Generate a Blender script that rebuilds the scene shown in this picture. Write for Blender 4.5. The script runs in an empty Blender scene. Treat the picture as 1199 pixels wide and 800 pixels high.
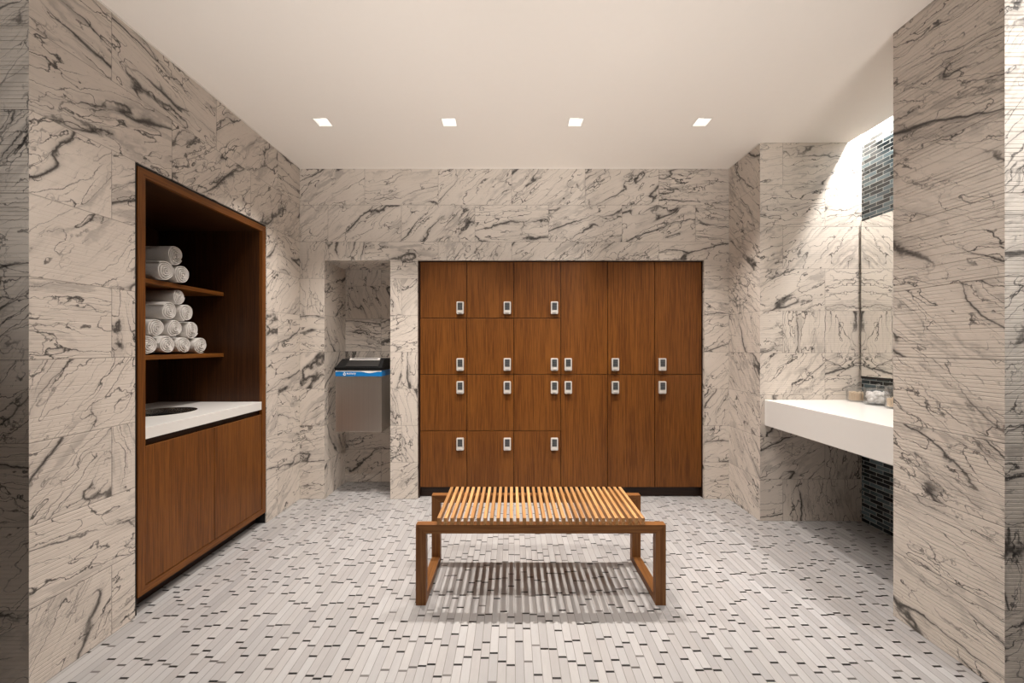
import bpy, bmesh, math, random
from mathutils import Vector, Matrix, noise as mnoise

random.seed(7)
sc = bpy.context.scene
COL = sc.collection
PI = math.pi

# ------------------------------------------------------------------ layout (metres; X right, Y into the room, Z up)
H = 2.743            # ceiling: nine marble courses of 0.3048
CAMH = 1.271
D = 3.248            # back wall
XL, XR = -1.763, 1.795
YF = 1.428           # where both side walls end towards the viewer
YA = 2.839           # back of the vanity alcove
YC = 1.846           # front of the vanity alcove
XM = 2.5325          # mosaic wall behind the mirror
XO = 3.3             # outer room half width
YR = -2.2            # rear wall

# ------------------------------------------------------------------ node helpers
def new_mat(name):
    m = bpy.data.materials.new(name)
    m.use_nodes = True
    nt = m.node_tree
    nt.nodes.clear()
    out = nt.nodes.new('ShaderNodeOutputMaterial')
    b = nt.nodes.new('ShaderNodeBsdfPrincipled')
    nt.links.new(b.outputs[0], out.inputs[0])
    return m, nt, b

class NT:
    """Small expression helper around a node tree."""
    def __init__(self, nt): self.nt = nt
    def n(self, t): return self.nt.nodes.new(t)
    def put(self, sock, v):
        if isinstance(v, bpy.types.NodeSocket): self.nt.links.new(v, sock)
        else: sock.default_value = v
    def m(self, op, a, b=None, c=None, clamp=False):
        n = self.n('ShaderNodeMath'); n.operation = op; n.use_clamp = clamp
        self.put(n.inputs[0], a)
        if b is not None: self.put(n.inputs[1], b)
        if c is not None: self.put(n.inputs[2], c)
        return n.outputs[0]
    def v(self, op, a, b=None, scale=None):
        n = self.n('ShaderNodeVectorMath'); n.operation = op
        self.put(n.inputs[0], a)
        if b is not None: self.put(n.inputs[1], b)
        if scale is not None: self.put(n.inputs['Scale'], scale)
        return n.outputs[0]
    def xyz(self, x, y, z=0.0):
        n = self.n('ShaderNodeCombineXYZ')
        for i, q in enumerate((x, y, z)): self.put(n.inputs[i], q)
        return n.outputs[0]
    def sep(self, v):
        n = self.n('ShaderNodeSeparateXYZ'); self.put(n.inputs[0], v); return n.outputs
    def rng(self, v, a, b, c=0.0, d=1.0, smooth=True):
        n = self.n('ShaderNodeMapRange')
        n.interpolation_type = 'SMOOTHSTEP' if smooth else 'LINEAR'
        self.put(n.inputs[0], v)
        for i, q in enumerate((a, b, c, d)): self.put(n.inputs[1 + i], q)
        return n.outputs[0]
    def noise(self, vec, scale, detail=4.0, rough=0.55, color=False, dist=0.0):
        n = self.n('ShaderNodeTexNoise')
        self.put(n.inputs['Vector'], vec); self.put(n.inputs['Scale'], scale)
        n.inputs['Detail'].default_value = detail; n.inputs['Roughness'].default_value = rough
        n.inputs['Distortion'].default_value = dist
        return n.outputs['Color'] if color else n.outputs['Fac']
    def white(self, vec):
        n = self.n('ShaderNodeTexWhiteNoise'); n.noise_dimensions = '3D'
        self.put(n.inputs['Vector'], vec); return n.outputs['Value'], n.outputs['Color']
    def vor_edge(self, vec, scale):
        n = self.n('ShaderNodeTexVoronoi'); n.feature = 'DISTANCE_TO_EDGE'
        self.put(n.inputs['Vector'], vec); self.put(n.inputs['Scale'], scale)
        return n.outputs['Distance']
    def mix(self, f, a, b, mode='MIX'):
        n = self.n('ShaderNodeMix'); n.data_type = 'RGBA'; n.blend_type = mode
        self.put(n.inputs[0], f); self.put(n.inputs[6], a); self.put(n.inputs[7], b)
        return n.outputs[2]
    def bump(self, h, strength, dist):
        n = self.n('ShaderNodeBump')
        n.inputs['Strength'].default_value = strength; n.inputs['Distance'].default_value = dist
        self.put(n.inputs['Height'], h); return n.outputs[0]
    def uv(self):
        n = self.n('ShaderNodeUVMap'); n.uv_map = 'UVMap'; return n.outputs[0]
    def obj(self):
        return self.n('ShaderNodeTexCoord').outputs['Object']
    def rand(self):
        return self.n('ShaderNodeObjectInfo').outputs['Random']

def c4(*c): return (c[0], c[1], c[2], 1.0)

# ------------------------------------------------------------------ materials
def marble(name, seed, angle=25, var=50, stagger=1.0, turn=0.2, groove=0.5, dens=1.0):
    """Honed white marble in 24 x 12 inch running-bond courses, combed horizontally, with dark veins that change from tile to tile."""
    m, nt, b = new_mat(name); t = NT(nt)
    u, v, _ = t.sep(t.uv())
    k = t.m('FLOOR', t.m('DIVIDE', v, 0.3048))
    st = t.m('MULTIPLY', t.m('FLOORED_MODULO', k, 2.0), 0.3048 * stagger)
    uu = t.m('DIVIDE', t.m('SUBTRACT', u, st), 0.6096)
    i = t.m('FLOOR', uu)
    fu = t.m('SUBTRACT', uu, i)
    fv = t.m('SUBTRACT', t.m('DIVIDE', v, 0.3048), k)
    du = t.m('MULTIPLY', t.m('MINIMUM', fu, t.m('SUBTRACT', 1.0, fu)), 0.6096)
    dv = t.m('MULTIPLY', t.m('MINIMUM', fv, t.m('SUBTRACT', 1.0, fv)), 0.3048)
    joint = t.rng(t.m('MINIMUM', du, dv), 0.0010, 0.0022, 1.0, 0.0)
    rv, rc = t.white(t.xyz(i, k, float(seed) * 1.37 + 0.5))
    r0, r1, r2 = t.sep(rc)
    # local tile frame, turned tile by tile
    ang = t.m('ADD', math.radians(angle), t.m('MULTIPLY', t.m('SUBTRACT', r0, 0.5), math.radians(var)))
    ang = t.m('ADD', ang, t.m('MULTIPLY', t.m('GREATER_THAN', r1, 1.0 - turn), math.radians(62)))
    vr = t.n('ShaderNodeVectorRotate'); vr.rotation_type = 'Z_AXIS'
    t.put(vr.inputs['Vector'], t.xyz(u, t.m('MULTIPLY', v, -1.0), 0.0))
    t.put(vr.inputs['Angle'], t.m('MULTIPLY', ang, -1.0))
    p = t.v('ADD', vr.outputs[0], t.v('SCALE', rc, scale=43.0))
    s = t.v('MULTIPLY', p, (0.60, 2.25, 1.0))
    warp = t.v('SCALE', t.v('SUBTRACT', t.noise(p, 4.2, 2.0, 0.55, True), (0.5, 0.5, 0.5)), scale=0.19)
    fine = t.v('SCALE', t.v('SUBTRACT', t.noise(p, 22.0, 3.0, 0.6, True), (0.5, 0.5, 0.5)), scale=0.062)
    s2 = t.v('ADD', s, warp)
    s3 = t.v('ADD', s2, fine)
    def ridge(n): return t.m('ABSOLUTE', t.m('SUBTRACT', n, 0.5))
    # long dark veins that run with the flow, swelling and thinning
    _px, py, _pz = t.sep(p)
    def flow(freq, amp, sc, off):
        n = t.noise(t.v('ADD', s3, off), sc, 2.0, 0.5)
        return ridge(t.m('FRACT', t.m('MULTIPLY_ADD', py, freq, t.m('MULTIPLY', t.m('SUBTRACT', n, 0.5), amp))))
    nA = flow(3.7, 3.6, 1.7, (0.0, 0.0, 0.0))
    mA = t.rng(t.noise(t.v('ADD', s, (5.1, 2.2, 0.0)), 3.0, 2.0, 0.5), 0.36, 0.62)
    vA = t.m('MULTIPLY', t.rng(nA, 0.0, t.m('MULTIPLY_ADD', t.m('POWER', mA, 3.0), 0.062, 0.016), 1.0, 0.0), t.m('MULTIPLY_ADD', mA, 0.75, 0.18))
    halo = t.m('MULTIPLY', t.rng(nA, 0.0, 0.20, 1.0, 0.0), mA)
    nB = ridge(t.noise(t.v('ADD', s3, (31.0, 7.0, 3.0)), 5.4, 1.5, 0.5))
    mB = t.rng(t.noise(t.v('ADD', s, (15.1, 8.2, 0.0)), 3.6, 2.0, 0.5), 0.38, 0.56)
    vB = t.m('MULTIPLY', t.rng(nB, 0.0, t.m('MULTIPLY_ADD', mB, 0.010, 0.004), 1.0, 0.0), mB)
    # broken network in some tiles
    net = t.vor_edge(t.v('MULTIPLY', t.v('ADD', s3, t.v('SCALE', fine, scale=0.6)), (1.15, 0.85, 1.0)), 7.5)
    mC = t.rng(t.noise(t.v('ADD', p, (3.3, 9.2, 1.0)), 3.0, 2.0, 0.5), 0.46, 0.64)
    mC = t.m('MULTIPLY', mC, t.rng(r2, 0.35, 0.80))
    vC = t.m('MULTIPLY', t.rng(net, 0.002, t.m('MULTIPLY_ADD', mC, 0.045, 0.010), 1.0, 0.0), mC)
    # hair lines
    nD = flow(10.0, 6.5, 2.6, (11.0, 47.0, 3.0))
    vD = t.m('MULTIPLY', t.rng(nD, 0.0, 0.040, 1.0, 0.0),
             t.rng(t.noise(t.v('ADD', s, (1.1, 77.2, 0.0)), 4.0, 2.0, 0.5), 0.40, 0.55))
    # many fine broken lines along the flow
    nF = flow(21.0, 7.0, 3.4, (5.0, 63.0, 8.0))
    vF = t.m('MULTIPLY', t.rng(nF, 0.0, 0.085, 1.0, 0.0),
             t.rng(t.noise(t.v('ADD', s, (41.1, 7.2, 2.0)), 5.5, 3.0, 0.6), 0.50, 0.62))
    # grey smears along the flow
    nE = ridge(t.noise(t.v('ADD', s3, (71.0, 17.0, 9.0)), 3.2, 3.0, 0.6))
    smear = t.m('MULTIPLY', t.rng(nE, 0.0, 0.060, 1.0, 0.0),
                t.rng(t.noise(t.v('ADD', s, (9.1, 3.2, 5.0)), 2.2, 2.0, 0.5), 0.44, 0.62))
    streaks = t.noise(t.v('MULTIPLY', s3, (1.0, 5.0, 1.0)), 9.0, 3.0, 0.6)
    cloud = t.noise(p, 4.0, 4.0, 0.6)
    speck = t.rng(t.noise(t.v('MULTIPLY', s3, (1.0, 1.4, 1.0)), 44.0, 1.0, 0.5), 0.72, 0.77)
    base = t.mix(cloud, c4(0.640, 0.572, 0.508), c4(0.765, 0.695, 0.625))
    base = t.mix(t.m('MULTIPLY', r1, 0.14), base, c4(0.49, 0.44, 0.39))
    base = t.mix(t.rng(streaks, 0.50, 0.75, 0.0, 0.22), base, c4(0.36, 0.325, 0.298))
    col = t.mix(t.m('MULTIPLY', smear, 0.45 * dens), base, c4(0.24, 0.217, 0.20))
    col = t.mix(t.m('MULTIPLY', halo, 0.30), col, c4(0.24, 0.217, 0.20))
    dark = c4(0.018, 0.015, 0.0135)
    col = t.mix(t.m('MULTIPLY', vF, 0.55 * dens), col, dark)
    col = t.mix(t.m('MULTIPLY', vD, 0.82 * dens), col, dark)
    col = t.mix(t.m('MULTIPLY', vC, 0.80), col, dark)
    col = t.mix(t.m('MULTIPLY', vB, 0.90 * dens), col, dark)
    col = t.mix(t.m('MULTIPLY', vA, 0.97), col, dark)
    col = t.mix(t.m('MULTIPLY', speck, 0.40), col, dark)
    col = t.mix(t.m('MULTIPLY', joint, 0.60), col, c4(0.24, 0.205, 0.175))
    t.put(b.inputs['Base Color'], col)
    b.inputs['Roughness'].default_value = 0.5
    b.inputs['Specular IOR Level'].default_value = 0.35
    # combed grooves: long, slightly broken horizontal notches
    gv = t.m('FRACT', t.m('DIVIDE', v, 0.0152))
    notch = t.rng(t.m('ABSOLUTE', t.m('SUBTRACT', gv, 0.5)), 0.0, 0.17, 1.0, 0.0)
    brk = t.rng(t.noise(t.xyz(t.m('MULTIPLY', u, 2.5), t.m('MULTIPLY', v, 66.0), 3.0), 1.0, 2.0, 0.5), 0.34, 0.66)
    hgt = t.m('SUBTRACT', 1.0, t.m('MULTIPLY', notch, brk))
    hgt = t.m('SUBTRACT', hgt, t.m('MULTIPLY', joint, 1.2))
    t.put(b.inputs['Normal'], t.bump(hgt, min(groove, 1.0), 0.0024 + 0.0030 * (groove > 0.6)))
    return m

def floor_mat():
    """Narrow pale stone strips running into the room, random lengths, each closed by a slim dark insert."""
    m, nt, b = new_mat('stone_strip_mosaic'); t = NT(nt)
    x, y, _ = t.sep(t.uv())
    W, P = 0.0352, 0.158
    ux = t.m('DIVIDE', x, W); i = t.m('FLOOR', ux); fx = t.m('SUBTRACT', ux, i)
    ph, _c = t.white(t.xyz(i, 3.7, 1.0))
    uy = t.m('ADD', t.m('DIVIDE', y, P), t.m('MULTIPLY', ph, 7.0))
    j = t.m('FLOOR', uy); fy = t.m('SUBTRACT', uy, j)
    jit, _c = t.white(t.xyz(i, j, 9.1))
    pos = t.m('MULTIPLY_ADD', jit, 0.72, 0.14)
    d = t.m('SUBTRACT', fy, pos)
    insert = t.m('LESS_THAN', t.m('ABSOLUTE', d), 0.0047 / P)
    idx = t.m('ADD', j, t.m('GREATER_THAN', d, 0.0))
    rv, rc = t.white(t.xyz(i, idx, 4.4)); r0, r1, r2 = t.sep(rc)
    edge = t.m('MULTIPLY', t.m('MINIMUM', fx, t.m('SUBTRACT', 1.0, fx)), W)
    grout = t.rng(edge, 0.0008, 0.0019, 1.0, 0.0)
    base = t.mix(r0, c4(0.318, 0.312, 0.311), c4(0.412, 0.408, 0.408))
    base = t.mix(t.m('MULTIPLY', r1, 0.35), base, c4(0.39, 0.365, 0.345))
    tex = t.noise(t.xyz(t.m('MULTIPLY', x, 9.0), t.m('MULTIPLY', y, 2.0), t.m('MULTIPLY', r2, 50.0)), 6.0, 5.0, 0.65)
    base = t.mix(t.rng(tex, 0.35, 0.75, 0.0, 0.20), base, c4(0.27, 0.255, 0.25))
    rj, _c = t.white(t.xyz(i, j, 21.0))
    ins = t.mix(t.rng(rj, 0.72, 0.95), c4(0.010, 0.009, 0.009), c4(0.15, 0.14, 0.135))
    col = t.mix(t.m('MULTIPLY', grout, 0.78), base, c4(0.19, 0.175, 0.165))
    col = t.mix(t.m('MULTIPLY', insert, t.m('GREATER_THAN', edge, 0.0012)), col, ins)
    t.put(b.inputs['Base Color'], col)
    b.inputs['Roughness'].default_value = 0.42
    b.inputs['Specular IOR Level'].default_value = 0.3
    t.put(b.inputs['Normal'], t.bump(t.m('SUBTRACT', 1.0, grout), 0.4, 0.001))
    return m

def mosaic_mat():
    """Dark slate-blue glass bricks in pale grout."""
    m, nt, b = new_mat('glass_brick_mosaic'); t = NT(nt)
    u, v, _ = t.sep(t.uv())
    RH, L = 0.0277, 0.098
    k = t.m('FLOOR', t.m('DIVIDE', v, RH)); fv = t.m('FRACT', t.m('DIVIDE', v, RH))
    uu = t.m('ADD', t.m('DIVIDE', u, L), t.m('MULTIPLY', t.m('FLOORED_MODULO', k, 2.0), 0.5))
    i = t.m('FLOOR', uu); fu = t.m('SUBTRACT', uu, i)
    du = t.m('MULTIPLY', t.m('MINIMUM', fu, t.m('SUBTRACT', 1.0, fu)), L)
    dv = t.m('MULTIPLY', t.m('MINIMUM', fv, t.m('SUBTRACT', 1.0, fv)), RH)
    g = t.rng(t.m('MINIMUM', du, dv), 0.0012, 0.0022, 1.0, 0.0)
    rv, rc = t.white(t.xyz(i, k, 5.5)); r0, r1, r2 = t.sep(rc)
    col = t.mix(t.rng(r0, 0.3, 1.0), c4(0.010, 0.016, 0.020), c4(0.135, 0.188, 0.212))
    col = t.mix(g, col, c4(0.46, 0.47, 0.45))
    t.put(b.inputs['Base Color'], col)
    t.put(b.inputs['Roughness'], t.mix(g, c4(0.13, 0.13, 0.13), c4(0.7, 0.7, 0.7)))
    t.put(b.inputs['Normal'], t.bump(t.m('SUBTRACT', 1.0, g), 0.5, 0.0012))
    return m

def wood(name, c1, c2, axis='Z', fine=1.0, rough=0.42, streak=0.0):
    m, nt, b = new_mat(name); t = NT(nt)
    o = t.v('ADD', t.obj(), t.v('SCALE', (1.7, 2.9, 1.3), scale=t.m('MULTIPLY', t.rand(), 9.0)))
    k = {'X': (1.6, 70, 70), 'Y': (70, 1.6, 70), 'Z': (70, 70, 1.6)}[axis]
    k2 = {'X': (0.9, 9, 9), 'Y': (9, 0.9, 9), 'Z': (9, 9, 0.9)}[axis]
    n1 = t.noise(t.v('MULTIPLY', o, tuple(q * fine * 2.3 for q in k)), 1.0, 3.0, 0.65)
    n2 = t.noise(t.v('MULTIPLY', o, k2), 1.0, 3.0, 0.5, dist=0.3)
    kp = tuple(q * 5.0 * fine for q in k)
    pore = t.rng(t.noise(t.v('MULTIPLY', o, kp), 1.0, 1.0, 0.5), 0.62, 0.72)
    f = t.rng(t.m('MULTIPLY_ADD', n2, 0.26, t.m('MULTIPLY', n1, 0.74)), 0.36, 0.64)
    col = t.mix(f, c1, c2)
    col = t.mix(t.m('MULTIPLY', pore, 0.35), col, tuple(q * 0.35 for q in c1[:3]) + (1.0,))
    if streak:
        col = t.mix(t.m('MULTIPLY', t.rand(), streak), col, tuple(q * 0.62 for q in c1[:3]) + (1.0,))
    t.put(b.inputs['Base Color'], col)
    b.inputs['Roughness'].default_value = rough
    b.inputs['Specular IOR Level'].default_value = 0.3
    t.put(b.inputs['Normal'], t.bump(n1, 0.12, 0.0015))
    return m

def plain(name, col, rough=0.5, metal=0.0, spec=0.5, noise_amt=0.0):
    m, nt, b = new_mat(name); t = NT(nt)
    if noise_amt:
        n = t.noise(t.obj(), 30.0, 4.0, 0.6)
        t.put(b.inputs['Base Color'], t.mix(n, tuple(q * (1 - noise_amt) for q in col[:3]) + (1,), col))
    else:
        b.inputs['Base Color'].default_value = col
    b.inputs['Roughness'].default_value = rough
    b.inputs['Metallic'].default_value = metal
    b.inputs['Specular IOR Level'].default_value = spec
    return m

def steel(name):
    m, nt, b = new_mat(name); t = NT(nt)
    o = t.obj()
    n = t.noise(t.v('MULTIPLY', o, (160.0, 160.0, 1.2)), 1.0, 3.0, 0.6)
    t.put(b.inputs['Base Color'], t.mix(n, c4(0.50, 0.465, 0.43), c4(0.66, 0.62, 0.575)))
    b.inputs['Metallic'].default_value = 1.0
    t.put(b.inputs['Roughness'], t.rng(n, 0.2, 0.8, 0.30, 0.42, False))
    t.put(b.inputs['Normal'], t.bump(n, 0.08, 0.0006))
    return m

def towel_mat():
    m, nt, b = new_mat('white_terry'); t = NT(nt)
    o = t.obj()
    n = t.noise(o, 260.0, 3.0, 0.6)
    t.put(b.inputs['Base Color'], t.mix(n, c4(0.66, 0.63, 0.60), c4(0.86, 0.84, 0.81)))
    b.inputs['Roughness'].default_value = 0.95
    b.inputs['Specular IOR Level'].default_value = 0.1
    t.put(b.inputs['Normal'], t.bump(t.noise(o, 420.0, 2.0, 0.6), 0.5, 0.003))
    return m

def glass(name, tint=0.96):
    """Thin clear glass wall: see-through with a fresnel sheen on both faces."""
    m = bpy.data.materials.new(name); m.use_nodes = True
    nt = m.node_tree; nt.nodes.clear(); t = NT(nt)
    out = t.n('ShaderNodeOutputMaterial'); mx = t.n('ShaderNodeMixShader')
    tr = t.n('ShaderNodeBsdfTransparent'); gl = t.n('ShaderNodeBsdfGlossy'); lw = t.n('ShaderNodeLayerWeight')
    lw.inputs['Blend'].default_value = 0.22
    tr.inputs[0].default_value = (tint, tint, tint, 1); gl.inputs['Roughness'].default_value = 0.04
    t.put(mx.inputs[0], t.m('MULTIPLY_ADD', t.m('POWER', lw.outputs['Facing'], 1.4), 0.80, 0.085, clamp=True))
    nt.links.new(tr.outputs[0], mx.inputs[1]); nt.links.new(gl.outputs[0], mx.inputs[2]); nt.links.new(mx.outputs[0], out.inputs[0])
    return m

def emit(name, col, strength):
    m, nt, b = new_mat(name)
    b.inputs['Base Color'].default_value = (0.9, 0.9, 0.9, 1)
    b.inputs['Emission Color'].default_value = col
    b.inputs['Emission Strength'].default_value = strength
    return m

M = {}
M['m_back'] = marble('marble_back', 3, 22, 55, turn=0.30)
M['m_left'] = marble('marble_left', 8, 18, 70, turn=0.15)
M['m_short'] = marble('marble_short', 14, 48, 30, stagger=0.0, turn=0.0)
M['m_alcove'] = marble('marble_alcove', 21, 22, 45, turn=0.15)
M['m_col'] = marble('marble_column', 27, 22, 36, stagger=0.0, turn=0.0, groove=0.85)
M['m_front'] = marble('marble_front', 33, 24, 60, turn=0.1, groove=0.7)
M['m_niche'] = marble('marble_niche', 41, 42, 50, turn=0.1)
M['floor'] = floor_mat()
M['mosaic'] = mosaic_mat()
M['paint'] = plain('ceiling_paint', c4(0.93, 0.875, 0.815), 0.9, spec=0.1, noise_amt=0.02)
M['rear'] = plain('rear_wall_plaster', c4(0.20, 0.17, 0.14), 0.8, spec=0.2, noise_amt=0.04)
M['bead'] = plain('bead_white', c4(0.86, 0.82, 0.76), 0.5, noise_amt=0.02)
W1, W2 = c4(0.102, 0.032, 0.0055), c4(0.205, 0.073, 0.0130)
M['wood_z'] = wood('stained_veneer_upright', W1, W2, 'Z')
M['wood_y'] = wood('stained_veneer_along', W1, W2, 'Y')
M['wood_in'] = wood('stained_veneer_shaded', c4(0.030, 0.0100, 0.0032), c4(0.062, 0.0220, 0.0065), 'Z')  # same veneer, darkened to put the recess shade into the colour
M['wood_in_shade_y'] = wood('stained_veneer_shaded_along', c4(0.030, 0.0100, 0.0032), c4(0.062, 0.0220, 0.0065), 'Y')  # shade-darkened veneer again, grain along Y
M['wood_dark'] = wood('dark_board', c4(0.020, 0.010, 0.006), c4(0.036, 0.017, 0.010), 'X')
T1, T2 = c4(0.135, 0.050, 0.0125), c4(0.245, 0.104, 0.030)  # bench frame teak, shade of its front faces put into the colour
M['teak_x'] = wood('teak_across_shaded', T1, T2, 'X', 0.8, 0.45)
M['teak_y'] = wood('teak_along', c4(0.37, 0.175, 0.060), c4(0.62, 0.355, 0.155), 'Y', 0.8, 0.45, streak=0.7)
M['teak_yr'] = wood('teak_floor_rail_shaded', T1, T2, 'Y', 0.8, 0.45)
M['teak_z'] = wood('teak_upright_shaded', T1, T2, 'Z', 0.8, 0.45)
M['quartz'] = plain('white_quartz', c4(0.80, 0.785, 0.76), 0.22, spec=0.5, noise_amt=0.03)
M['black'] = plain('black_liner', c4(0.008, 0.006, 0.005), 0.6, noise_amt=0.2)
M['plastic'] = plain('black_plastic', c4(0.006, 0.006, 0.0065), 0.5, spec=0.25, noise_amt=0.2)
M['steel'] = steel('brushed_steel')
M['chrome'] = plain('satin_chrome', c4(0.82, 0.80, 0.77), 0.25, 1.0, noise_amt=0.03)
M['silver'] = plain('silver_lock_shell', c4(0.80, 0.77, 0.73), 0.35, 0.35, noise_amt=0.03)
M['key'] = plain('grey_keys', c4(0.11, 0.115, 0.12), 0.45, noise_amt=0.1)
M['keypad'] = plain('black_keypad', c4(0.012, 0.014, 0.016), 0.3, noise_amt=0.1)
M['blue'] = plain('blue_label', c4(0.006, 0.20, 0.56), 0.35, noise_amt=0.05)
M['white'] = plain('white_print', c4(0.85, 0.86, 0.87), 0.5, noise_amt=0.02)
M['towel'] = towel_mat()
M['mirror'] = plain('silvered_glass', c4(0.90, 0.90, 0.88), 0.0, 1.0)
M['glass'] = glass('clear_glass')
M['cotton'] = plain('cotton_white', c4(0.86, 0.84, 0.82), 0.95, spec=0.1, noise_amt=0.06)
M['amber'] = plain('amber_sticks', c4(0.95, 0.79, 0.60), 0.7, noise_amt=0.15)
M['reflector'] = plain('white_reflector', c4(0.88, 0.87, 0.85), 0.35, noise_amt=0.02)
M['lens'] = emit('lamp_lens', c4(1.0, 0.95, 0.88), 14.0)

# ------------------------------------------------------------------ mesh helpers
class MB:
    def __init__(self):
        self.v, self.f, self.mi = [], [], []
    def add(self, vs, fs, mi=0):
        o = len(self.v)
        self.v += [Vector(q) for q in vs]
        self.f += [tuple(o + q for q in f) for f in fs]
        self.mi += [mi] * len(fs)
        return self
    def box(self, x0, x1, y0, y1, z0, z1, mi=0):
        vs = [(x0, y0, z0), (x1, y0, z0), (x1, y1, z0), (x0, y1, z0), (x0, y0, z1), (x1, y0, z1), (x1, y1, z1), (x0, y1, z1)]
        return self.add(vs, [(0, 3, 2, 1), (4, 5, 6, 7), (0, 1, 5, 4), (1, 2, 6, 5), (2, 3, 7, 6), (3, 0, 4, 7)], mi)
    def prism(self, poly, axis, a, b, mi=0):
        """Polygon in the plane across AXIS (X: y,z; Y: x,z; Z: x,y), extruded from a to b."""
        def P(q, t):
            return (t, q[0], q[1]) if axis == 'X' else ((q[0], t, q[1]) if axis == 'Y' else (q[0], q[1], t))
        n = len(poly)
        vs = [P(q, a) for q in poly] + [P(q, b) for q in poly]
        fs = [tuple(range(n)), tuple(range(2 * n - 1, n - 1, -1))]
        fs += [(i, n + i, n + (i + 1) % n, (i + 1) % n) for i in range(n)]
        return self.add(vs, fs, mi)
    def lathe(self, prof, c, seg=40, mi=0, close=False):
        """Profile (r, z) turned about a vertical axis at c."""
        n = len(prof)
        vs, fs = [], []
        for k in range(seg):
            a = 2 * PI * k / seg
            vs += [(c[0] + r * math.cos(a), c[1] + r * math.sin(a), c[2] + z) for r, z in prof]
        m = n if close else n - 1
        for k in range(seg):
            k2 = (k + 1) % seg
            for q in range(m):
                q2 = (q + 1) % n
                fs.append((k * n + q, k2 * n + q, k2 * n + q2, k * n + q2))
        if not close:
            if prof[0][0] > 1e-6: fs.append(tuple(k * n for k in range(seg))[::-1])
            if prof[-1][0] > 1e-6: fs.append(tuple(k * n + n - 1 for k in range(seg)))
        return self.add(vs, fs, mi)

def world_loc(o):
    p = Vector((0, 0, 0))
    while o is not None:
        p += o.location; o = o.parent
    return p

def build(name, mb, mat, parent=None, bevel=0.0, smooth=False, uvs=None, rel=False, loc=None):
    """Link the collected shapes as ONE mesh object. Coordinates are world ones unless rel; they are moved into the parent's frame."""
    off = Vector((0, 0, 0))
    if not rel:
        off = world_loc(parent) if parent is not None else (Vector(loc) if loc else off)
    me = bpy.data.meshes.new(name)
    bm = bmesh.new()
    bv = [bm.verts.new(v - off) for v in mb.v]
    for f, mi in zip(mb.f, mb.mi):
        try:
            fc = bm.faces.new([bv[q] for q in f]); fc.material_index = mi
        except ValueError:
            pass
    bmesh.ops.recalc_face_normals(bm, faces=bm.faces[:])
    if bevel:
        es = [e for e in bm.edges if len(e.link_faces) == 2 and e.calc_face_angle(0) > 0.6]
        bmesh.ops.bevel(bm, geom=es, offset=bevel, segments=2, profile=0.6, affect='EDGES', clamp_overlap=True)
    if smooth:
        for f in bm.faces: f.smooth = True
    bm.to_mesh(me); bm.free()
    mats = mat if isinstance(mat, (list, tuple)) else [mat]
    for q in mats: me.materials.append(q)
    if smooth and not isinstance(smooth, str):
        me.set_sharp_from_angle(angle=math.radians(38))
    o = bpy.data.objects.new(name, me)
    COL.objects.link(o)
    if parent is not None: o.parent = parent
    elif loc and not rel: o.location = loc
    return o

def tag(o, label, cat, group=None, kind=None):
    if label: o['label'] = label
    if cat: o['category'] = cat
    if group: o['group'] = group
    if kind: o['kind'] = kind
    return o

def thing(name, label, cat, loc, group=None):
    o = bpy.data.objects.new(name, None)
    o.empty_display_size = 0.05
    COL.objects.link(o)
    o.location = loc
    return tag(o, label, cat, group)

def dup(root, loc, label=None):
    """A copy of a thing with copies of its parts and sub-parts (mesh data shared)."""
    r = root.copy(); COL.objects.link(r); r.location = loc
    if label: r['label'] = label
    for ch in list(root.children):
        c = ch.copy(); COL.objects.link(c); c.parent = r
        for g in list(ch.children):
            d = g.copy(); COL.objects.link(d); d.parent = c
    return r

def wall(name, boxes, mats, spec, default=0):
    """Solid wall from boxes. spec: face direction -> (material slot, u origin); v runs down from the ceiling in courses."""
    mb = MB()
    for b in boxes: mb.box(*b)
    o = build(name, mb, mats)
    me = o.data
    uvl = me.uv_layers.new(name='UVMap')
    for p in me.polygons:
        n = p.normal
        ax = max(range(3), key=lambda q: abs(n[q]))
        key = ('-' if n[ax] < 0 else '+') + 'XYZ'[ax]
        mi, u0 = spec.get(key, (default, 0.0))
        p.material_index = mi
        for li in p.loop_indices:
            c = me.vertices[me.loops[li].vertex_index].co
            if ax == 0: uv = (c.y - u0, H - c.z)
            elif ax == 1: uv = (c.x - u0, H - c.z)
            else: uv = (c.x - u0, c.y)
            uvl.data[li].uv = uv
    o['kind'] = 'structure'
    return o

# ------------------------------------------------------------------ the room
NX0, NX1, NZ = -1.558, -1.013, 1.979        # bin niche
LX0, LX1, LZ = -0.787, 1.590, 1.981         # locker opening
YB = 3.655                                   # bottom of both recesses
TY0, TY1, TZ = 1.830, 2.808, 2.134           # towel recess
TXB = -2.52

wall('floor', [(-XO - .1, XO + .1, YR - .1, 3.9, -0.08, 0.0)], [M['floor']], {'+Z': (0, 0.011)})
wall('wall_back', [(-2.6, NX0, D, YB, 0, H), (NX1, LX0, D, YB, 0, H), (LX1, XR + .002, D, YB, 0, H),
                   (NX0, NX1, D, YB, NZ, H), (LX0, LX1, D, YB, LZ, H), (-2.6, XR + .002, YB, YB + .12, 0, H)],
     [M['m_back'], M['m_niche']], {'-Y': (0, -1.225), '+X': (1, 3.9), '-X': (1, 3.9), '-Z': (1, 0.2)})
wall('wall_left', [(-XO, XL, YF, TY0, 0, H), (-2.6, XL, TY1, D, 0, H), (-2.6, XL, TY0, TY1, TZ, H),
                   (-2.6, TXB, TY0, TY1, 0, TZ)],
     [M['m_left'], M['m_front']], {'+X': (0, 1.7227), '-Y': (1, -1.9)})
wall('wall_right', [(XR, XO, YF, YC, 0, H)], [M['m_col'], M['m_front']],
     {'-X': (0, 1.40), '-Y': (1, 1.45), '+Y': (1, 1.45)})
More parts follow.
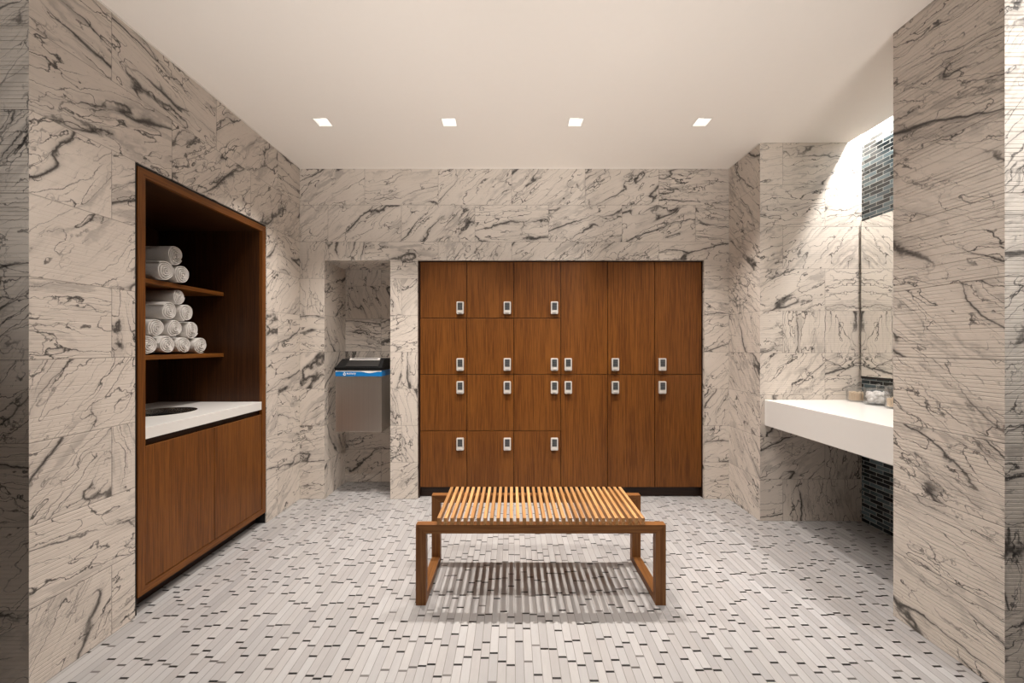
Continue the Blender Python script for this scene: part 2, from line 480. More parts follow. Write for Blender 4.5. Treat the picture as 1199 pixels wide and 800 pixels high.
wall('wall_alcove', [(XR, XM + .15, YA, YB + .12, 0, H), (2.433, XM + .15, YA, YB + .12, H, 3.05)], [M['m_alcove'], M['m_short']],
     {'-Y': (0, 1.960), '-X': (1, 2.80)})
wall('wall_mosaic', [(XM, XM + .15, YC, YA, 0, 3.05)], [M['mosaic']], {'-X': (0, 0.03)})
wall('wall_rear', [(-XO, XO, YR - .1, YR, 0, H)], [M['rear']], {})
wall('wall_outer_left', [(-XO - .1, -XO, YR - .1, YF + .3, 0, H)], [M['rear']], {})
wall('wall_outer_right', [(XO, XO + .1, YR - .1, YF + .3, 0, H)], [M['rear']], {})

SX = 2.433                                   # edge of the light slot over the vanity
LIGHTX = (-1.247, -0.4157, 0.4157, 1.247)
LIGHTY = 2.577
hs = 0.046                                   # half opening of a downlight
cb = []
yrow = [YR - .1, LIGHTY - hs, LIGHTY + hs, 3.9]
cb.append((-XO - .1, SX, yrow[0], YC, H, H + .1))
cb.append((SX, XO + .1, yrow[0], YC, H, H + .1))
cb.append((-XO - .1, SX, YC, yrow[1], H, H + .1))
cb.append((-XO - .1, SX, yrow[2], 3.9, H, H + .1))
xs = [-XO - .1]
for lx in LIGHTX: xs += [lx - hs, lx + hs]
xs.append(SX)
for q in range(0, len(xs), 2): cb.append((xs[q], xs[q + 1], yrow[1], yrow[2], H, H + .1))
cb.append((SX - .02, XM + .15, YC - .1, YA + .1, 3.05, 3.12))      # lid of the slot
cb.append((SX - .02, SX, YC - .1, YA, H + .1, 3.05))               # its room side
cb.append((SX, XM + .15, YC - .1, YC, H + .1, 3.05))               # its near end
wall('ceiling', cb, [M['paint']], {})
# slim white bead where the ceiling meets the stone
e = 0.006
tb = MB()
tb.box(XL, XR, D - e, D - .0002, H - .005, H - .0002)
tb.box(XL + .0002, XL + e, YF, D - e, H - .005, H - .0002)
tb.box(XR - e, XR - .0002, YA, D - e, H - .005, H - .0002)
tr = build('trim_1', tb, M['bead']); tr['kind'] = 'structure'

# ------------------------------------------------------------------ downlights
def make_downlight():
    r = thing('downlight', '', 'downlight', (0, 0, H))
    i, o_ = hs - .002, hs + .005
    f = MB()
    for x0, x1, y0, y1 in ((-o_, o_, -o_, -i), (-o_, o_, i, o_), (-o_, -i, -i, i), (i, o_, -i, i)):
        f.box(x0, x1, y0, y1, -.0025, -.0003)
    build('trim_ring', f, M['bead'], r, rel=True)
    g = MB(); a, h2 = .022, .085
    q = [(-i, -i), (i, -i), (i, i), (-i, i)]; p = [(-a, -a), (a, -a), (a, a), (-a, a)]
    vs = [(x, y, -.001) for x, y in q] + [(x, y, h2) for x, y in p]
    g.add(vs, [(k, (k + 1) % 4, 4 + (k + 1) % 4, 4 + k) for k in range(4)])
    build('reflector', g, M['reflector'], r, rel=True)
    l = MB(); l.box(-a, a, -a, a, h2 - .002, h2 + .004)
    build('lens', l, M['lens'], r, rel=True)
    return r
names = ['square recessed ceiling downlight nearest the towel cabinet wall',
         'square recessed ceiling downlight above the first locker column, second from the towel cabinet wall',
         'square recessed ceiling downlight above the third tall locker side, second from the vanity',
         'square recessed ceiling downlight nearest the vanity alcove, by the marble return']
names[1] = 'square recessed ceiling downlight above the lockers, second counted from the towel cabinet'
names[2] = 'square recessed ceiling downlight above the lockers, second counted from the vanity'
dl0 = make_downlight()
for q, lx in enumerate(LIGHTX):
    d = dl0 if q == 0 else dup(dl0, (0, 0, 0))
    d.location = (lx, LIGHTY, H)
    d['label'] = names[q]; d['group'] = 'square downlights in a row across the ceiling'

# ------------------------------------------------------------------ lockers
LW, RH_ = 0.3928, 0.4723
LX, LZ0 = -0.7735, 0.0858
YD = 3.278                                  # door fronts
sr = thing('locker_surround', 'dark wood lining and recessed plinth framing the wall of lockers', 'locker surround', ((LX0 + LX1) / 2, YD, 0))
f = MB(); f.box(LX0 + .001, LX - .001, YD - .006, YB - .004, 0.001, LZ - .001); build('side_board', f, M['wood_dark'], sr)
f = MB(); f.box(LX + 6 * LW + .001, LX1 - .001, YD - .006, YB - .004, 0.001, LZ - .001); build('side_board', f, M['wood_dark'], sr)
f = MB(); f.box(LX, LX + 6 * LW, YD - .006, YB - .004, LZ0 + 4 * RH_ + .001, LZ - .001); build('top_board', f, M['wood_dark'], sr)
f = MB(); f.box(LX, LX + 6 * LW, YD + .035, YB - .004, 0.001, LZ0 - .001); build('plinth', f, M['wood_dark'], sr)

def make_locker(h):
    r = thing('locker', '', 'locker', (0, 0, 0), 'wooden lockers in the wall bank')
    w = LW
    c = MB(); t_ = .009; x0, x1, y0, y1, z0, z1 = .0004, w - .0004, .021, .36, .0004, h - .0004
    c.box(x0, x0 + t_, y0, y1, z0, z1); c.box(x1 - t_, x1, y0, y1, z0, z1)
    c.box(x0 + t_, x1 - t_, y0, y1, z0, z0 + t_); c.box(x0 + t_, x1 - t_, y0, y1, z1 - t_, z1)
    c.box(x0 + t_, x1 - t_, y1 - .008, y1, z0 + t_, z1 - t_)
    build('carcass', c, M['wood_dark'], r, rel=True)
    g = .0022
    dm = MB(); dm.box(g, w - g, 0, .02, g, h - g)
    build('door', dm, M['wood_z'], r, rel=True, bevel=.0012)
    # keypad lock about its own centre, on the door face
    k = MB(); k.prism([(-.030, -.045), (-.030, .048), (-.026, .052), (.026, .052), (.030, .048), (.030, -.045), (.026, -.051), (-.026, -.051)], 'Y', -.022, 0)
    lock = build('keypad_lock', k, M['silver'], r, rel=True, bevel=.002)
    p = MB(); p.box(-.0195, .0195, -.0245, -.0221, -.017, .043)
    build('keypad', p, M['keypad'], lock, rel=True, bevel=.0006)
    b = MB()
    for row in range(5):
        for cl in range(2):
            bx, bz = -.016 + cl * .017, -.014 + row * .0114
            b.box(bx, bx + .015, -.0262, -.0246, bz, bz + .0072)
    build('button', b, M['key'], lock, rel=True)
    kn = MB()
    kn.prism([(.016 * math.cos(a) , -.034 + .0075 * math.sin(a)) for a in [2 * PI * q / 20 for q in range(20)]], 'Y', -.029, -.0221)
    build('turn_knob', kn, M['silver'], lock, rel=True, bevel=.001)
    return r
small, tall = make_locker(RH_), make_locker(2 * RH_)
used = set()
def place_locker(proto, cx, z, side, updown, label):
    r = proto if proto.name not in used else dup(proto, (0, 0, 0))
    used.add(proto.name)
    h = RH_ if proto is small else 2 * RH_
    r.location = (LX + cx * LW, YD, LZ0 + z * RH_)
    r['label'] = label
    for ch in r.children:
        if ch.name.startswith('keypad_lock'):
            lx = LW - .055 if side == 'R' else .060
            lz = .084 if updown == 'D' else h - .108
            ch.location = (lx, 0, lz)
rows = ['bottom row', 'second row up', 'third row up', 'top row']
colsn = ['column beside the bin niche', 'middle column', 'beside tall doors']
for cx in range(3):
    for z in range(4):
        place_locker(small, cx, z, 'R', 'D' if z >= 2 else 'U', 'small wood locker, %s, %s' % (rows[z], colsn[cx]))
tn = ['beside the small square lockers', 'in the middle tall column', 'beside the marble at the vanity end']
for cx in range(3):
    place_locker(tall, 3 + cx, 0, 'L', 'U', 'tall lower wooden locker with lock at its top, ' + tn[cx])
    place_locker(tall, 3 + cx, 2, 'L', 'D', 'tall upper wooden locker with lock at its foot, ' + tn[cx])

# ------------------------------------------------------------------ towel cabinet
XFRONT = XL - .003
tc = thing('towel_cabinet', 'tall dark wood built-in cabinet with open towel shelves above two doors', 'cabinet', (-2.1, 2.32, 0))
fy0, fy1, fz0, fz1 = 1.846, 2.803, 0.080, 2.120
iy0, iy1 = 1.885, 2.766
def part(name, mat, boxes, parent=tc, bevel=.0012):
    m_ = MB()
    for b in boxes: m_.box(*b)
    return build(name, m_, mat, parent, bevel=bevel)
x0, x1 = XFRONT - .022, XFRONT
for poly in ([(fy0, fz0), (iy0, fz0 + .036), (iy0, fz1 - .04), (fy0, fz1)], [(fy1, fz0), (fy1, fz1), (iy1, fz1 - .04), (iy1, fz0 + .036)]):
    fr = MB(); fr.prism(poly, 'X', x0, x1); build('stile', fr, M['wood_z'], tc)
for poly in ([(fy0, fz0), (fy1, fz0), (iy1, fz0 + .036), (iy0, fz0 + .036)], [(fy0, fz1), (iy0, fz1 - .04), (iy1, fz1 - .04), (fy1, fz1)]):
    rl = MB(); rl.prism(poly, 'X', x0, x1); build('rail', rl, M['wood_y'], tc)
part('edge_liner', M['black'], [(XL - .10, XL - .008, TY0 + .001, fy0 - .0005, .001, TZ - .001), (XL - .10, XL - .008, fy1 + .0005, TY1 - .001, .001, TZ - .001),
                                (XL - .10, XL - .008, fy0, fy1, fz1 + .0005, TZ - .001)], bevel=0)
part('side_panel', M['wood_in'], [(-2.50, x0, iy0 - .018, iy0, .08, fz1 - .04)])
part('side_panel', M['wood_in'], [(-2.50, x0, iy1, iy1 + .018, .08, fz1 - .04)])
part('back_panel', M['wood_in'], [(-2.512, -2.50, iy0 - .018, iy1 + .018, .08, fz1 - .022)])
part('top_panel', M['wood_in_shade_y'], [(-2.50, x0, iy0 - .018, iy1 + .018, fz1 - .04, fz1 - .022)])
part('shelf', M['wood_y'], [(-2.498, -2.038, iy0 + .0005, iy1 - .0005, 1.193, 1.218)], bevel=.002)
part('shelf', M['wood_y'], [(-2.498, -2.038, iy0 + .0005, iy1 - .0005, 1.622, 1.647)], bevel=.002)
mid = (iy0 + iy1) / 2
for a, b in ((iy0 + .003, mid - .0018), (mid + .0018, iy1 - .003)):
    part('door', M['wood_z'], [(XFRONT - .022, XFRONT - .003, a, b, .1195, .785)])
part('counter_rail', M['wood_dark'], [(XFRONT - .05, XFRONT - .028, iy0 + .001, iy1 - .001, .785, .818)])
part('bottom_panel', M['wood_in_shade_y'], [(-2.498, XFRONT - .03, iy0 + .001, iy1 - .001, .10, .116)])
part('toe_kick', M['wood_dark'], [(-1.86, -1.84, TY0 + .002, TY1 - .002, .001, .079)])

# white top with the round laundry drop
ct = thing('countertop', 'white stone countertop with round laundry drop inside the towel cabinet', 'countertop', (-2.12, 2.32, .82))
cx, cy, cr = -2.095, 2.325, .168
X0, X1, Y0, Y1, Z0, Z1 = -2.497, XFRONT - .004, iy0 + .001, iy1 - .001, .8195, .876
angs = sorted([2 * PI * q / 72 for q in range(72)] + [math.atan2(y - cy, x - cx) % (2 * PI) for x in (X0, X1) for y in (Y0, Y1)])
outer, inner = [], []
for a in angs:
    ca, sa = math.cos(a), math.sin(a)
    tt = min([(X1 - cx) / ca if ca > 1e-9 else 1e9, (X0 - cx) / ca if ca < -1e-9 else 1e9,
              (Y1 - cy) / sa if sa > 1e-9 else 1e9, (Y0 - cy) / sa if sa < -1e-9 else 1e9])
    outer.append((cx + ca * tt, cy + sa * tt)); inner.append((cx + ca * cr, cy + sa * cr))
n = len(angs)
mb = MB()
vs = [(x, y, Z1) for x, y in outer] + [(x, y, Z1) for x, y in inner] + [(x, y, Z0) for x, y in outer] + [(x, y, Z0) for x, y in inner]
fs = []
for q in range(n):
    p = (q + 1) % n
    fs += [(q, p, n + p, n + q), (2 * n + q, 3 * n + q, 3 * n + p, 2 * n + p), (q, 2 * n + q, 2 * n + p, p), (n + q, n + p, 3 * n + p, 3 * n + q)]
mb.add(vs, fs)
build('slab', mb, M['quartz'], ct, bevel=.0015)
mb = MB(); mb.lathe([(cr - .001, -.03), (cr - .001, .0), (cr + .008, .0008), (cr + .009, .0030), (cr + .003, .0042), (cr - .004, .002), (cr - .005, -.03)], (cx, cy, Z1), 72, close=True)
build('chute_ring', mb, M['chrome'], ct, smooth=True)
mb = MB(); mb.lathe([(cr - .0015, -.031), (cr - .0015, -.33), (0, -.33), (0, -.326), (cr - .005, -.326), (cr - .005, -.031)], (cx, cy, Z1), 72, close=True)
build('chute_liner', mb, M['plastic'], ct, smooth=True)

# ------------------------------------------------------------------ rolled towels
def towel_mesh(seed, R, L):
    rnd = random.Random(seed)
    turns = 4.3; pitch = R / (turns + .35)
    NS = 30; N = int(turns * NS)
    stn = [(-.0, .55), (-.006, .86), (-.016, 1.0), (-.10, 1.0), (-.20, 1.0), (-.30, 1.0), (-L + .02, 1.0), (-L, .75)]
    mb = MB()
    pts = []
    for q in range(N + 1):
        a = 2 * PI * q / NS
        r = pitch * .35 + pitch * a / (2 * PI)
        wob = 1 + .05 * math.sin(2 * a + seed) * (r / R) + .035 * math.sin(3 * a + 1.7 * seed)
        pts.append((a, r * wob))
    per = 4
    rows_ = []
    for si, (x, th) in enumerate(stn):
        half = pitch * .33 * th
        row = []
        for a, r in pts:
            dx = 0
            if si < 3: dx = .013 * (1 - r / R) - .010 + .0012 * math.sin(a * .8 + seed) + .0015 * mnoise.noise(Vector((a * 2, seed, 3.0)))
            bulge = 1 + .018 * mnoise.noise(Vector((x * 14, a * 1.3, seed)))
            for rr in (r + half, r - half):
                rr = max(rr, .0006) * bulge
                row.append((x + dx, rr * math.cos(a), rr * math.sin(a)))
        rows_.append(row)
    vs = [p for r in rows_ for p in r]
    n2 = 2 * (N + 1); fs = []
    for si in range(len(stn) - 1):
        o1, o2 = si * n2, (si + 1) * n2
        for q in range(N):
            fs.append((o1 + 2 * q, o2 + 2 * q, o2 + 2 * q + 2, o1 + 2 * q + 2))
            fs.append((o1 + 2 * q + 1, o1 + 2 * q + 3, o2 + 2 * q + 3, o2 + 2 * q + 1))
        for q in (0, N):
            fs.append((o1 + 2 * q, o1 + 2 * q + 1, o2 + 2 * q + 1, o2 + 2 * q))
    for o in (0, (len(stn) - 1) * n2):
        for q in range(N): fs.append((o + 2 * q, o + 2 * q + 2, o + 2 * q + 3, o + 2 * q + 1))
    mx = max(math.hypot(v[1], v[2]) for v in vs)
    vs = [(v[0], v[1] * R * 1.03 / mx, v[2] * R * 1.03 / mx) for v in vs]
    mb.add(vs, fs)
    return mb
protos = []
def towel(x, y, z, R, rot, kind, label, group, yaw=0.0):
    key = [p for p in protos if p[0] == kind]
    if not key:
        o = build('rolled_towel', towel_mesh(kind * 3 + 1, .0575, .40), M['towel'], None, smooth=True, rel=True)
        protos.append((kind, o))
    else:
        o = key[0][1].copy(); COL.objects.link(o)
    o.location = (x, y, z)
    o.rotation_euler = (rot, 0, yaw)
    s = R / .0575
    o.scale = (1, s, s)
    tag(o, label, 'towel', group)
G1, G2 = 'rolled towels on the upper shelf', 'rolled towels on the lower shelf'
zu, zl = 1.647, 1.218
towel(-2.005, 2.272, zu + .0595, .0595, 0.4, 0, 'white rolled towel low on the upper shelf, nearest the cabinet edge', G1, .0)
towel(-2.010, 2.396, zu + .0595, .0595, 2.3, 1, 'white rolled towel low on the upper shelf, on the locker side', G1, .0)
towel(-2.000, 2.336, zu + .166, .0595, 3.9, 2, 'white rolled towel topmost on the upper shelf, lying on two others', G1, .0)
r_ = .0560
b4 = [2.218, 2.340, 2.467, 2.594]
lb = ['half hidden behind the cabinet stile', 'widest roll, second from the cabinet stile', 'third from the cabinet stile', 'at the locker end']
for q, y in enumerate(b4):
    towel(-2.055 if q != 2 else -2.06, y, zl + (r_ if q != 1 else .0585), r_ if q != 1 else .0585, 1.1 * q, q % 3, 'white rolled towel, bottom layer on the lower shelf, ' + lb[q], G2)
for q, (y, k) in enumerate(((2.265, 1), (2.398, 2), (2.532, 0))):
    towel(-2.050 - .006 * q, y, zl + .056 + .1010 + (.004 if q == 1 else 0), r_, 2.0 + q, k, 'white rolled towel in the second layer of the lower shelf, ' + ['nearest the cabinet stile', 'in the middle', 'on the locker side'][q], G2)
for q, (y, k) in enumerate(((2.342, 2), (2.470, 1))):
    towel(-2.045, y, zl + .056 + .2020 + .003, r_, .5 + 2 * q, k, 'white rolled towel in the third layer of the lower shelf, ' + ['on the cabinet stile side', 'on the locker side'][q], G2)
towel(-2.05, 2.418, zl + .356, .0475, 4.4, 0, 'small white rolled towel topmost in the lower shelf stack, under the upper shelf', G2)

# ------------------------------------------------------------------ steel bin in its niche
bx0, bx1, by0, by1, bz0, bz1 = -1.466, -1.083, 3.244, 3.650, .557, 1.068
bn = thing('waste_bin', 'wall-hung brushed steel waste bin with black hooded lid in the marble niche', 'bin', ((bx0 + bx1) / 2, (by0 + by1) / 2, bz0))
mb = MB(); mb.box(bx0, bx1, by0, by1, bz0, bz1); build('body', mb, M['steel'], bn, bevel=.004)
mb = MB(); e_ = .006
mb.box(bx0 - e_, bx1 + e_, by0 - e_, by1, bz1, bz1 + .024)
tp = 1.158
q0 = [(bx0 - .002, by0 - .002), (bx1 + .002, by0 - .002), (bx1 + .002, by1), (bx0 - .002, by1)]
q1 = [(bx0 + .012, by0 + .100), (bx1 - .012, by0 + .100), (bx1 - .012, by1 - .002), (bx0 + .012, by1 - .002)]
mb.add([(x, y, bz1 + .024) for x, y in q0] + [(x, y, tp) for x, y in q1],
       [(0, 3, 2, 1), (4, 5, 6, 7)] + [(k, (k + 1) % 4, 4 + (k + 1) % 4, 4 + k) for k in range(4)])
lid = build('lid', mb, M['plastic'], bn, bevel=.002)
# push flap on the sloped front
ny, nz = -(tp - bz1 - .024), .102
ln = math.hypot(ny, nz); ny, nz = ny / ln, nz / ln
def slope(x, s, up):      # a point on the sloped face: s 0..1 from bottom to top, up = off the face
    y = by0 - .002 + .102 * s; z = bz1 + .024 + (tp - bz1 - .024) * s
    return (x, y + ny * up, z + nz * up)
def slab_on_slope(xa, xb, s0, s1, u0, u1):
    vs = [slope(x, s, up) for up in (u0, u1) for x, s in ((xa, s0), (xb, s0), (xb, s1), (xa, s1))]
    return MB().add(vs, [(3, 2, 1, 0), (4, 5, 6, 7)] + [(k, (k + 1) % 4, 4 + (k + 1) % 4, 4 + k) for k in range(4)])
flap = build('flap', slab_on_slope(-1.385, -1.115, .05, .93, .0005, .006), M['black'], bn, bevel=.001)
hb = slab_on_slope(-1.378, -1.122, .72, .95, .0062, .014)
hd = build('handle', hb, M['silver'], flap, bevel=.0015); hd['label'] = 'bright metal handle bar'
mb = MB(); v0 = slab_on_slope(-1.360, -1.140, .80, .86, .0141, .0155); mb = v0
build('grip_slot', mb, M['black'], flap)
# blue label with wave, drop emblem and lettering, on the front and round the side
zb0, zb1 = 1.018, 1.0655
mb = MB(); mb.box(bx0 + .0005, bx1 + .0012, by0 - .0016, by0 - .0002, zb0, zb1)
mb.box(bx1 + .0002, bx1 + .0014, by0 - .0016, by1 - .05, zb0, zb1)
lab = build('label_band', mb, M['blue'], bn)
mb = MB(); NP = 40
up, lo = [], []
for q in range(NP + 1):
    t_ = q / NP
    x = bx0 + .001 + t_ * (bx1 - bx0 - .001)
    dip = .0045 + .0125 * math.exp(-((t_ - .74) / .13) ** 2)
    up.append((x, zb1)); lo.append((x, zb1 - .0035 - dip))
mb.prism(up + lo[::-1], 'Y', by0 - .0024, by0 - .0017)
build('wave', mb, M['white'], lab)
mb = MB(); ex, ez, er = -1.390, 1.0355, .0122
pts = []
for q in range(36):
    a = -PI / 2 + 2 * PI * q / 36
    s_ = math.sin(a)
    k_ = er * (1.0 if s_ < .2 else 1.0 - .55 * ((s_ - .2) / .8))
    pts.append((ex + k_ * math.cos(a), ez + er * s_ * (1.0 if s_ < .3 else 1.0 + .35 * ((s_ - .3) / .7))))
mb.prism(pts, 'Y', by0 - .0024, by0 - .0017)
build('emblem', mb, M['white'], lab)
mb = MB()
mb.prism([(ex + .002 + .0050 * math.cos(a), ez + .001 + .0050 * math.sin(a)) for a in [2 * PI * q / 20 for q in range(20)]], 'Y', by0 - .0030, by0 - .0025)
mb.prism([(ex - .0075, ez + .0015), (ex + .002, ez + .0060), (ex + .002, ez - .001)], 'Y', by0 - .0030, by0 - .0025)
build('emblem_hole', mb, M['blue'], lab)
def lettering(txt, size, x, z, parent, mat):
    cu = bpy.data.curves.new('lettering', 'FONT'); cu.body = txt; cu.size = size; cu.extrude = .0004; cu.offset = size * .018
    tmp = bpy.data.objects.new('lettering_tmp', cu); COL.objects.link(tmp)
    dg = bpy.context.evaluated_depsgraph_get()
    me = bpy.data.meshes.new_from_object(tmp.evaluated_get(dg))
    bpy.data.objects.remove(tmp)
    me.transform(Matrix.Rotation(PI / 2, 4, 'X'))
    me.transform(Matrix.Translation(Vector((x, by0 - .0022, z)) - world_loc(parent)))
    me.materials.clear(); me.materials.append(mat)
    o = bpy.data.objects.new('lettering', me); COL.objects.link(o); o.parent = parent
    return o
lettering('kumury', .0245, -1.372, 1.0345, lab, M['white'])

# ------------------------------------------------------------------ slatted bench
bX0, bX1 = -0.473, 0.751
fY0, fY1, kY0, kY1 = 1.915, 1.955, 2.292, 2.334
lw, zt, rh = .050, .395, .043
be = thing('slatted_bench', 'low teak bench with slatted top and open square legs on the mosaic floor', 'bench', ((bX0 + bX1) / 2, 2.125, 0))
for y0, y1 in ((fY0, fY1), (kY0, kY1)):
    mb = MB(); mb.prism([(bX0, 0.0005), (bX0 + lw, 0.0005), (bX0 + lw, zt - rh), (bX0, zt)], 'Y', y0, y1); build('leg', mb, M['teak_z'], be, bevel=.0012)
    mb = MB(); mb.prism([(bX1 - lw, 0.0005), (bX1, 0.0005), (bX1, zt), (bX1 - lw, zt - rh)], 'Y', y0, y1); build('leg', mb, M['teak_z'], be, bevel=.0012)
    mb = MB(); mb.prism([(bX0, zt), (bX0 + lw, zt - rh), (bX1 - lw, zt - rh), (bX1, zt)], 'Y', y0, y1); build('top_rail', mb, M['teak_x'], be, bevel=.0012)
for x0 in (bX0, bX1 - lw):
    mb = MB(); mb.box(x0 + .001, x0 + lw - .001, fY1 + .0002, kY0 - .0002, .0005, .036); build('floor_rail', mb, M['teak_yr'], be, bevel=.0012)
NSL = 32
s0 = None
for q in range(NSL):
    x = -0.3685 + q * (1.0000 / (NSL - 1))
    if s0 is None:
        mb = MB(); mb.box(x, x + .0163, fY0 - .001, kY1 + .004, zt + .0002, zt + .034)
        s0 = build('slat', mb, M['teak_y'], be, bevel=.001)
        sx = x
    else:
        s = s0.copy(); COL.objects.link(s); s.parent = be; s.location = (x - sx, 0, 0)

# ------------------------------------------------------------------ vanity alcove
vc = MB(); vc.box(1.827, XM - .0015, YC + .0015, YA - .0015, .695, .880)
o = build('vanity_counter', vc, M['quartz'], None, bevel=.003, loc=(2.18, 2.34, .695))
tag(o, 'thick white stone vanity counter floating in the marble alcove', 'vanity counter')
mr = thing('mirror', 'frameless wall mirror with dark edge above the white vanity counter', 'mirror', (XM - .01, 2.34, 1.04))
mx0, mx1, my0, my1, mz0, mz1 = XM - .0225, XM - .0005, YC + .004, YA - .0205, 1.040, 2.163
part('backing', M['black'], [(mx0 + .005, mx1, my0, my1, mz0, mz1)], mr, bevel=0)
part('gap_shade_strip', M['black'], [(mx1 - .006, mx1, my1 + .0002, YA - .0006, mz0, mz1)], mr, bevel=0)  # black strip added to make the corner gap look shaded
part('mirror_glass', M['mirror'], [(mx0, mx0 + .0045, my0, my1, mz0 + .014, mz1)], mr, bevel=0)
part('bottom_channel', M['black'], [(mx0 - .003, mx0 + .0048, my0, my1, mz0 - .002, mz0 + .0135)], mr, bevel=.0008)

def jar(x, y, r, h, lidh, label, lidded=True):
    z = .8805
    j = thing('glass_jar', label, 'jar', (x, y, z), 'glass jars on the vanity')
    mb = MB(); w = .004
    mb.lathe([(0, 0), (r - .006, 0), (r, .006), (r, h - .004), (r - .002, h), (r - w, h), (r - w, .012), (r - w - .006, .008), (0, .008)], (x, y, z), 48)
    build('jar_body', mb, M['glass'], j, smooth=True)
    mb = MB()
    mb.lathe([(0, h + .0008), (r - .006, h + .0008), (r + .003, h + .0012), (r + .004, h + .005), (r - .004, h + .010), (r * .55, h + .016), (.009, h + .018),
              (.007, h + .022), (.013, h + .029), (.014, h + .034), (.008, h + .040), (0, h + .041)], (x, y, z), 48)
    build('lid', mb, M['glass'], j, smooth=True)
    return j
def blobs(name, x, y, r, h, n, br, mat, seed, label, cat):
    rnd = random.Random(seed); bm = bmesh.new()
    for q in range(n):
        a = rnd.uniform(0, 2 * PI); rr = math.sqrt(rnd.random()) * (r - br - .0055)
        zz = .8805 + .009 + br + rnd.random() * (h - 2 * br)
        mat_ = Matrix.Translation((x + rr * math.cos(a), y + rr * math.sin(a), zz)) @ Matrix.Rotation(rnd.uniform(0, 3), 4, 'Z')
        g = bmesh.ops.create_icosphere(bm, subdivisions=2, radius=br, matrix=mat_)
        for v_ in g['verts']:
            v_.co += Vector((1, 1, 1)) * 0 + (v_.co - Vector((x + rr * math.cos(a), y + rr * math.sin(a), zz))) * .18 * mnoise.noise(v_.co * 160)
    for f in bm.faces: f.smooth = True
    me = bpy.data.meshes.new(name); bm.to_mesh(me); bm.free(); me.materials.append(mat)
    o = bpy.data.objects.new(name, me); COL.objects.link(o)
    return tag(o, label, cat, kind='stuff')
def sticks(name, x, y, r, h, n, mat, seed, label, cat):
    rnd = random.Random(seed); mb = MB()
    for q in range(n):
        a = rnd.uniform(0, 2 * PI); rr = math.sqrt(rnd.random()) * (r - .012)
        px, py = x + rr * math.cos(a), y + rr * math.sin(a)
        hh = h * rnd.uniform(.82, 1.0); k = .0033
        mb.lathe([(0, 0), (k * 1.3, .002), (k, .008), (k * .7, .012), (k * .7, hh - .012), (k, hh - .008), (k * 1.3, hh - .002), (0, hh)], (px, py, .8805 + .009), 8)
    o = build(name, mb, mat, smooth=True)
    return tag(o, label, cat, kind='stuff')
jar(2.405, 2.745, .0525, .078, .02, 'small lidded glass jar of amber sticks against the alcove wall')
jar(2.420, 2.590, .0735, .098, .02, 'wide lidded glass jar of white cotton balls, the largest on the vanity')
jar(2.382, 2.440, .0480, .128, .02, 'glass jar with amber sticks beside the marble column, mostly hidden by it')
sticks('cotton_swabs', 2.405, 2.745, .0525, .062, 70, M['amber'], 3, 'amber sticks filling the small glass jar', 'swabs')
blobs('cotton_balls', 2.420, 2.590, .0735, .084, 46, .0175, M['cotton'], 5, 'white cotton balls filling the wide glass jar', 'cotton balls')
sticks('cotton_swabs', 2.382, 2.440, .0480, .060, 50, M['amber'], 9, 'amber sticks in the jar by the marble column', 'swabs')

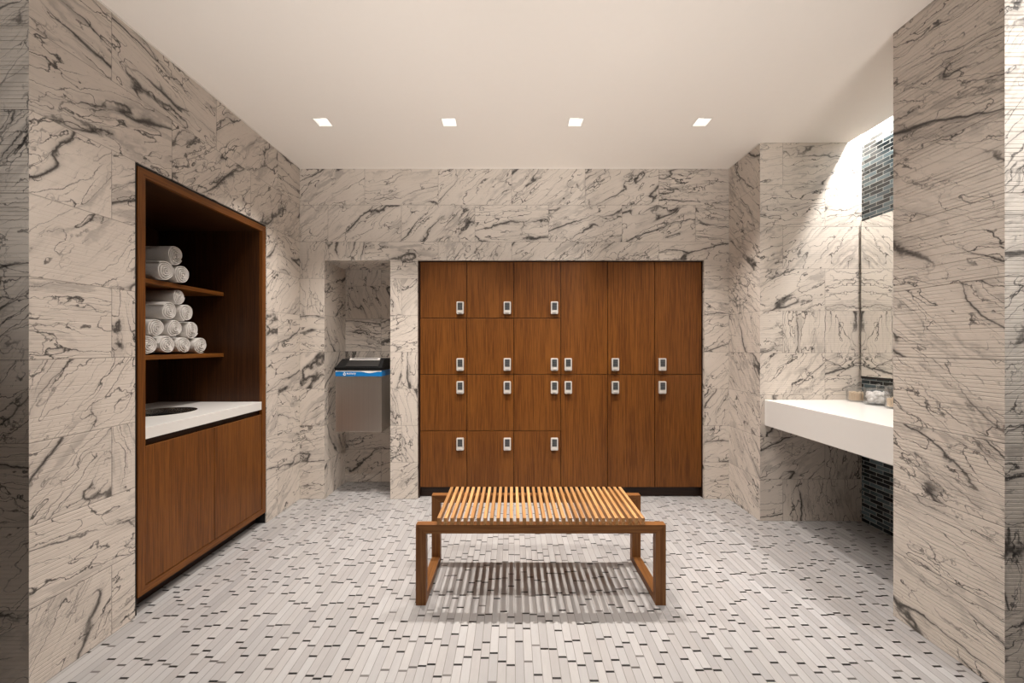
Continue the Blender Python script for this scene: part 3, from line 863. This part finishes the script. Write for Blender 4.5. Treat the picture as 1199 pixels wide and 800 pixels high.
# ------------------------------------------------------------------ light
def spot(x, y, z, power, col, deg=150, blend=0.6, rad=.02, name='downlight_lamp'):
    l = bpy.data.lights.new(name, 'SPOT'); l.energy = power; l.color = col; l.spot_size = math.radians(deg); l.spot_blend = blend; l.shadow_soft_size = rad
    o = bpy.data.objects.new(name, l); COL.objects.link(o); o.location = (x, y, z); return o
def area(x, y, z, sx, sy, power, col, rot=(0, 0, 0), name='area_lamp', spread=180):
    l = bpy.data.lights.new(name, 'AREA'); l.shape = 'RECTANGLE'; l.size = sx; l.size_y = sy; l.energy = power; l.color = col; l.spread = math.radians(spread)
    o = bpy.data.objects.new(name, l); COL.objects.link(o); o.location = (x, y, z); o.rotation_euler = rot; return o
WARM = (1.0, 0.925, 0.855)
for lx in LIGHTX: spot(lx, LIGHTY, H - .004, 138, WARM, 92, 1.0, .009)
for lx in (-0.83, 0.0, 0.83): spot(lx, 1.385, H - .004, 66, WARM, 136, 1.0, .012)
o = spot(2.40, 0.50, H - .02, 112, (1.0, 0.97, 0.93), 125, 0.9, .04, 'front_wall_fill_lamp')  # unseen lamp added to brighten the front wall on the right
o.rotation_euler = (Vector((2.25, YF, 2.0)) - o.location).to_track_quat('-Z', 'Y').to_euler()
for lx in (-1.25, -0.42, 0.42, 1.25):      # unseen fill lamps added behind the viewer to brighten the ceiling
    spot(lx, -0.5, 0.50, 122, (1.0, 0.95, 0.90), 53, 0.9, .35, 'ceiling_fill_lamp').rotation_euler = (PI - math.radians(49), 0, 0)
area(XM - .022, (YC + YA) / 2, 2.90, .03, YA - YC - .04, 31, (1.0, 0.97, 0.93), name='cove_lamp')

w = bpy.data.worlds.new('World'); sc.world = w; w.use_nodes = True
bg = w.node_tree.nodes.get('Background') or w.node_tree.nodes.new('ShaderNodeBackground')
bg.inputs[0].default_value = (0.8, 0.75, 0.7, 1); bg.inputs[1].default_value = 0.3

# ------------------------------------------------------------------ camera
cam = bpy.data.cameras.new('camera'); co = bpy.data.objects.new('camera', cam); COL.objects.link(co)
co.location = (0, 0, CAMH); co.rotation_euler = (PI / 2, 0, 0)
cam.sensor_width = 36.0; cam.sensor_fit = 'HORIZONTAL'
cam.lens = 36.0 * 458.6 / 1199.0
cam.shift_x = -0.5 / 1199.0
cam.shift_y = 5.0 / 1199.0
cam.clip_start = 0.02
sc.camera = co

sc.view_settings.view_transform = 'Standard'
sc.view_settings.look = 'None'
sc.view_settings.gamma = 1.0
sc.view_settings.use_curve_mapping = False
sc.view_settings.exposure = 0.05
sc.cycles.use_denoising = True
sc.cycles.max_bounces = 10
sc.cycles.diffuse_bounces = 6
sc.cycles.glossy_bounces = 5
sc.cycles.transmission_bounces = 8
sc.cycles.sample_clamp_indirect = 6.0
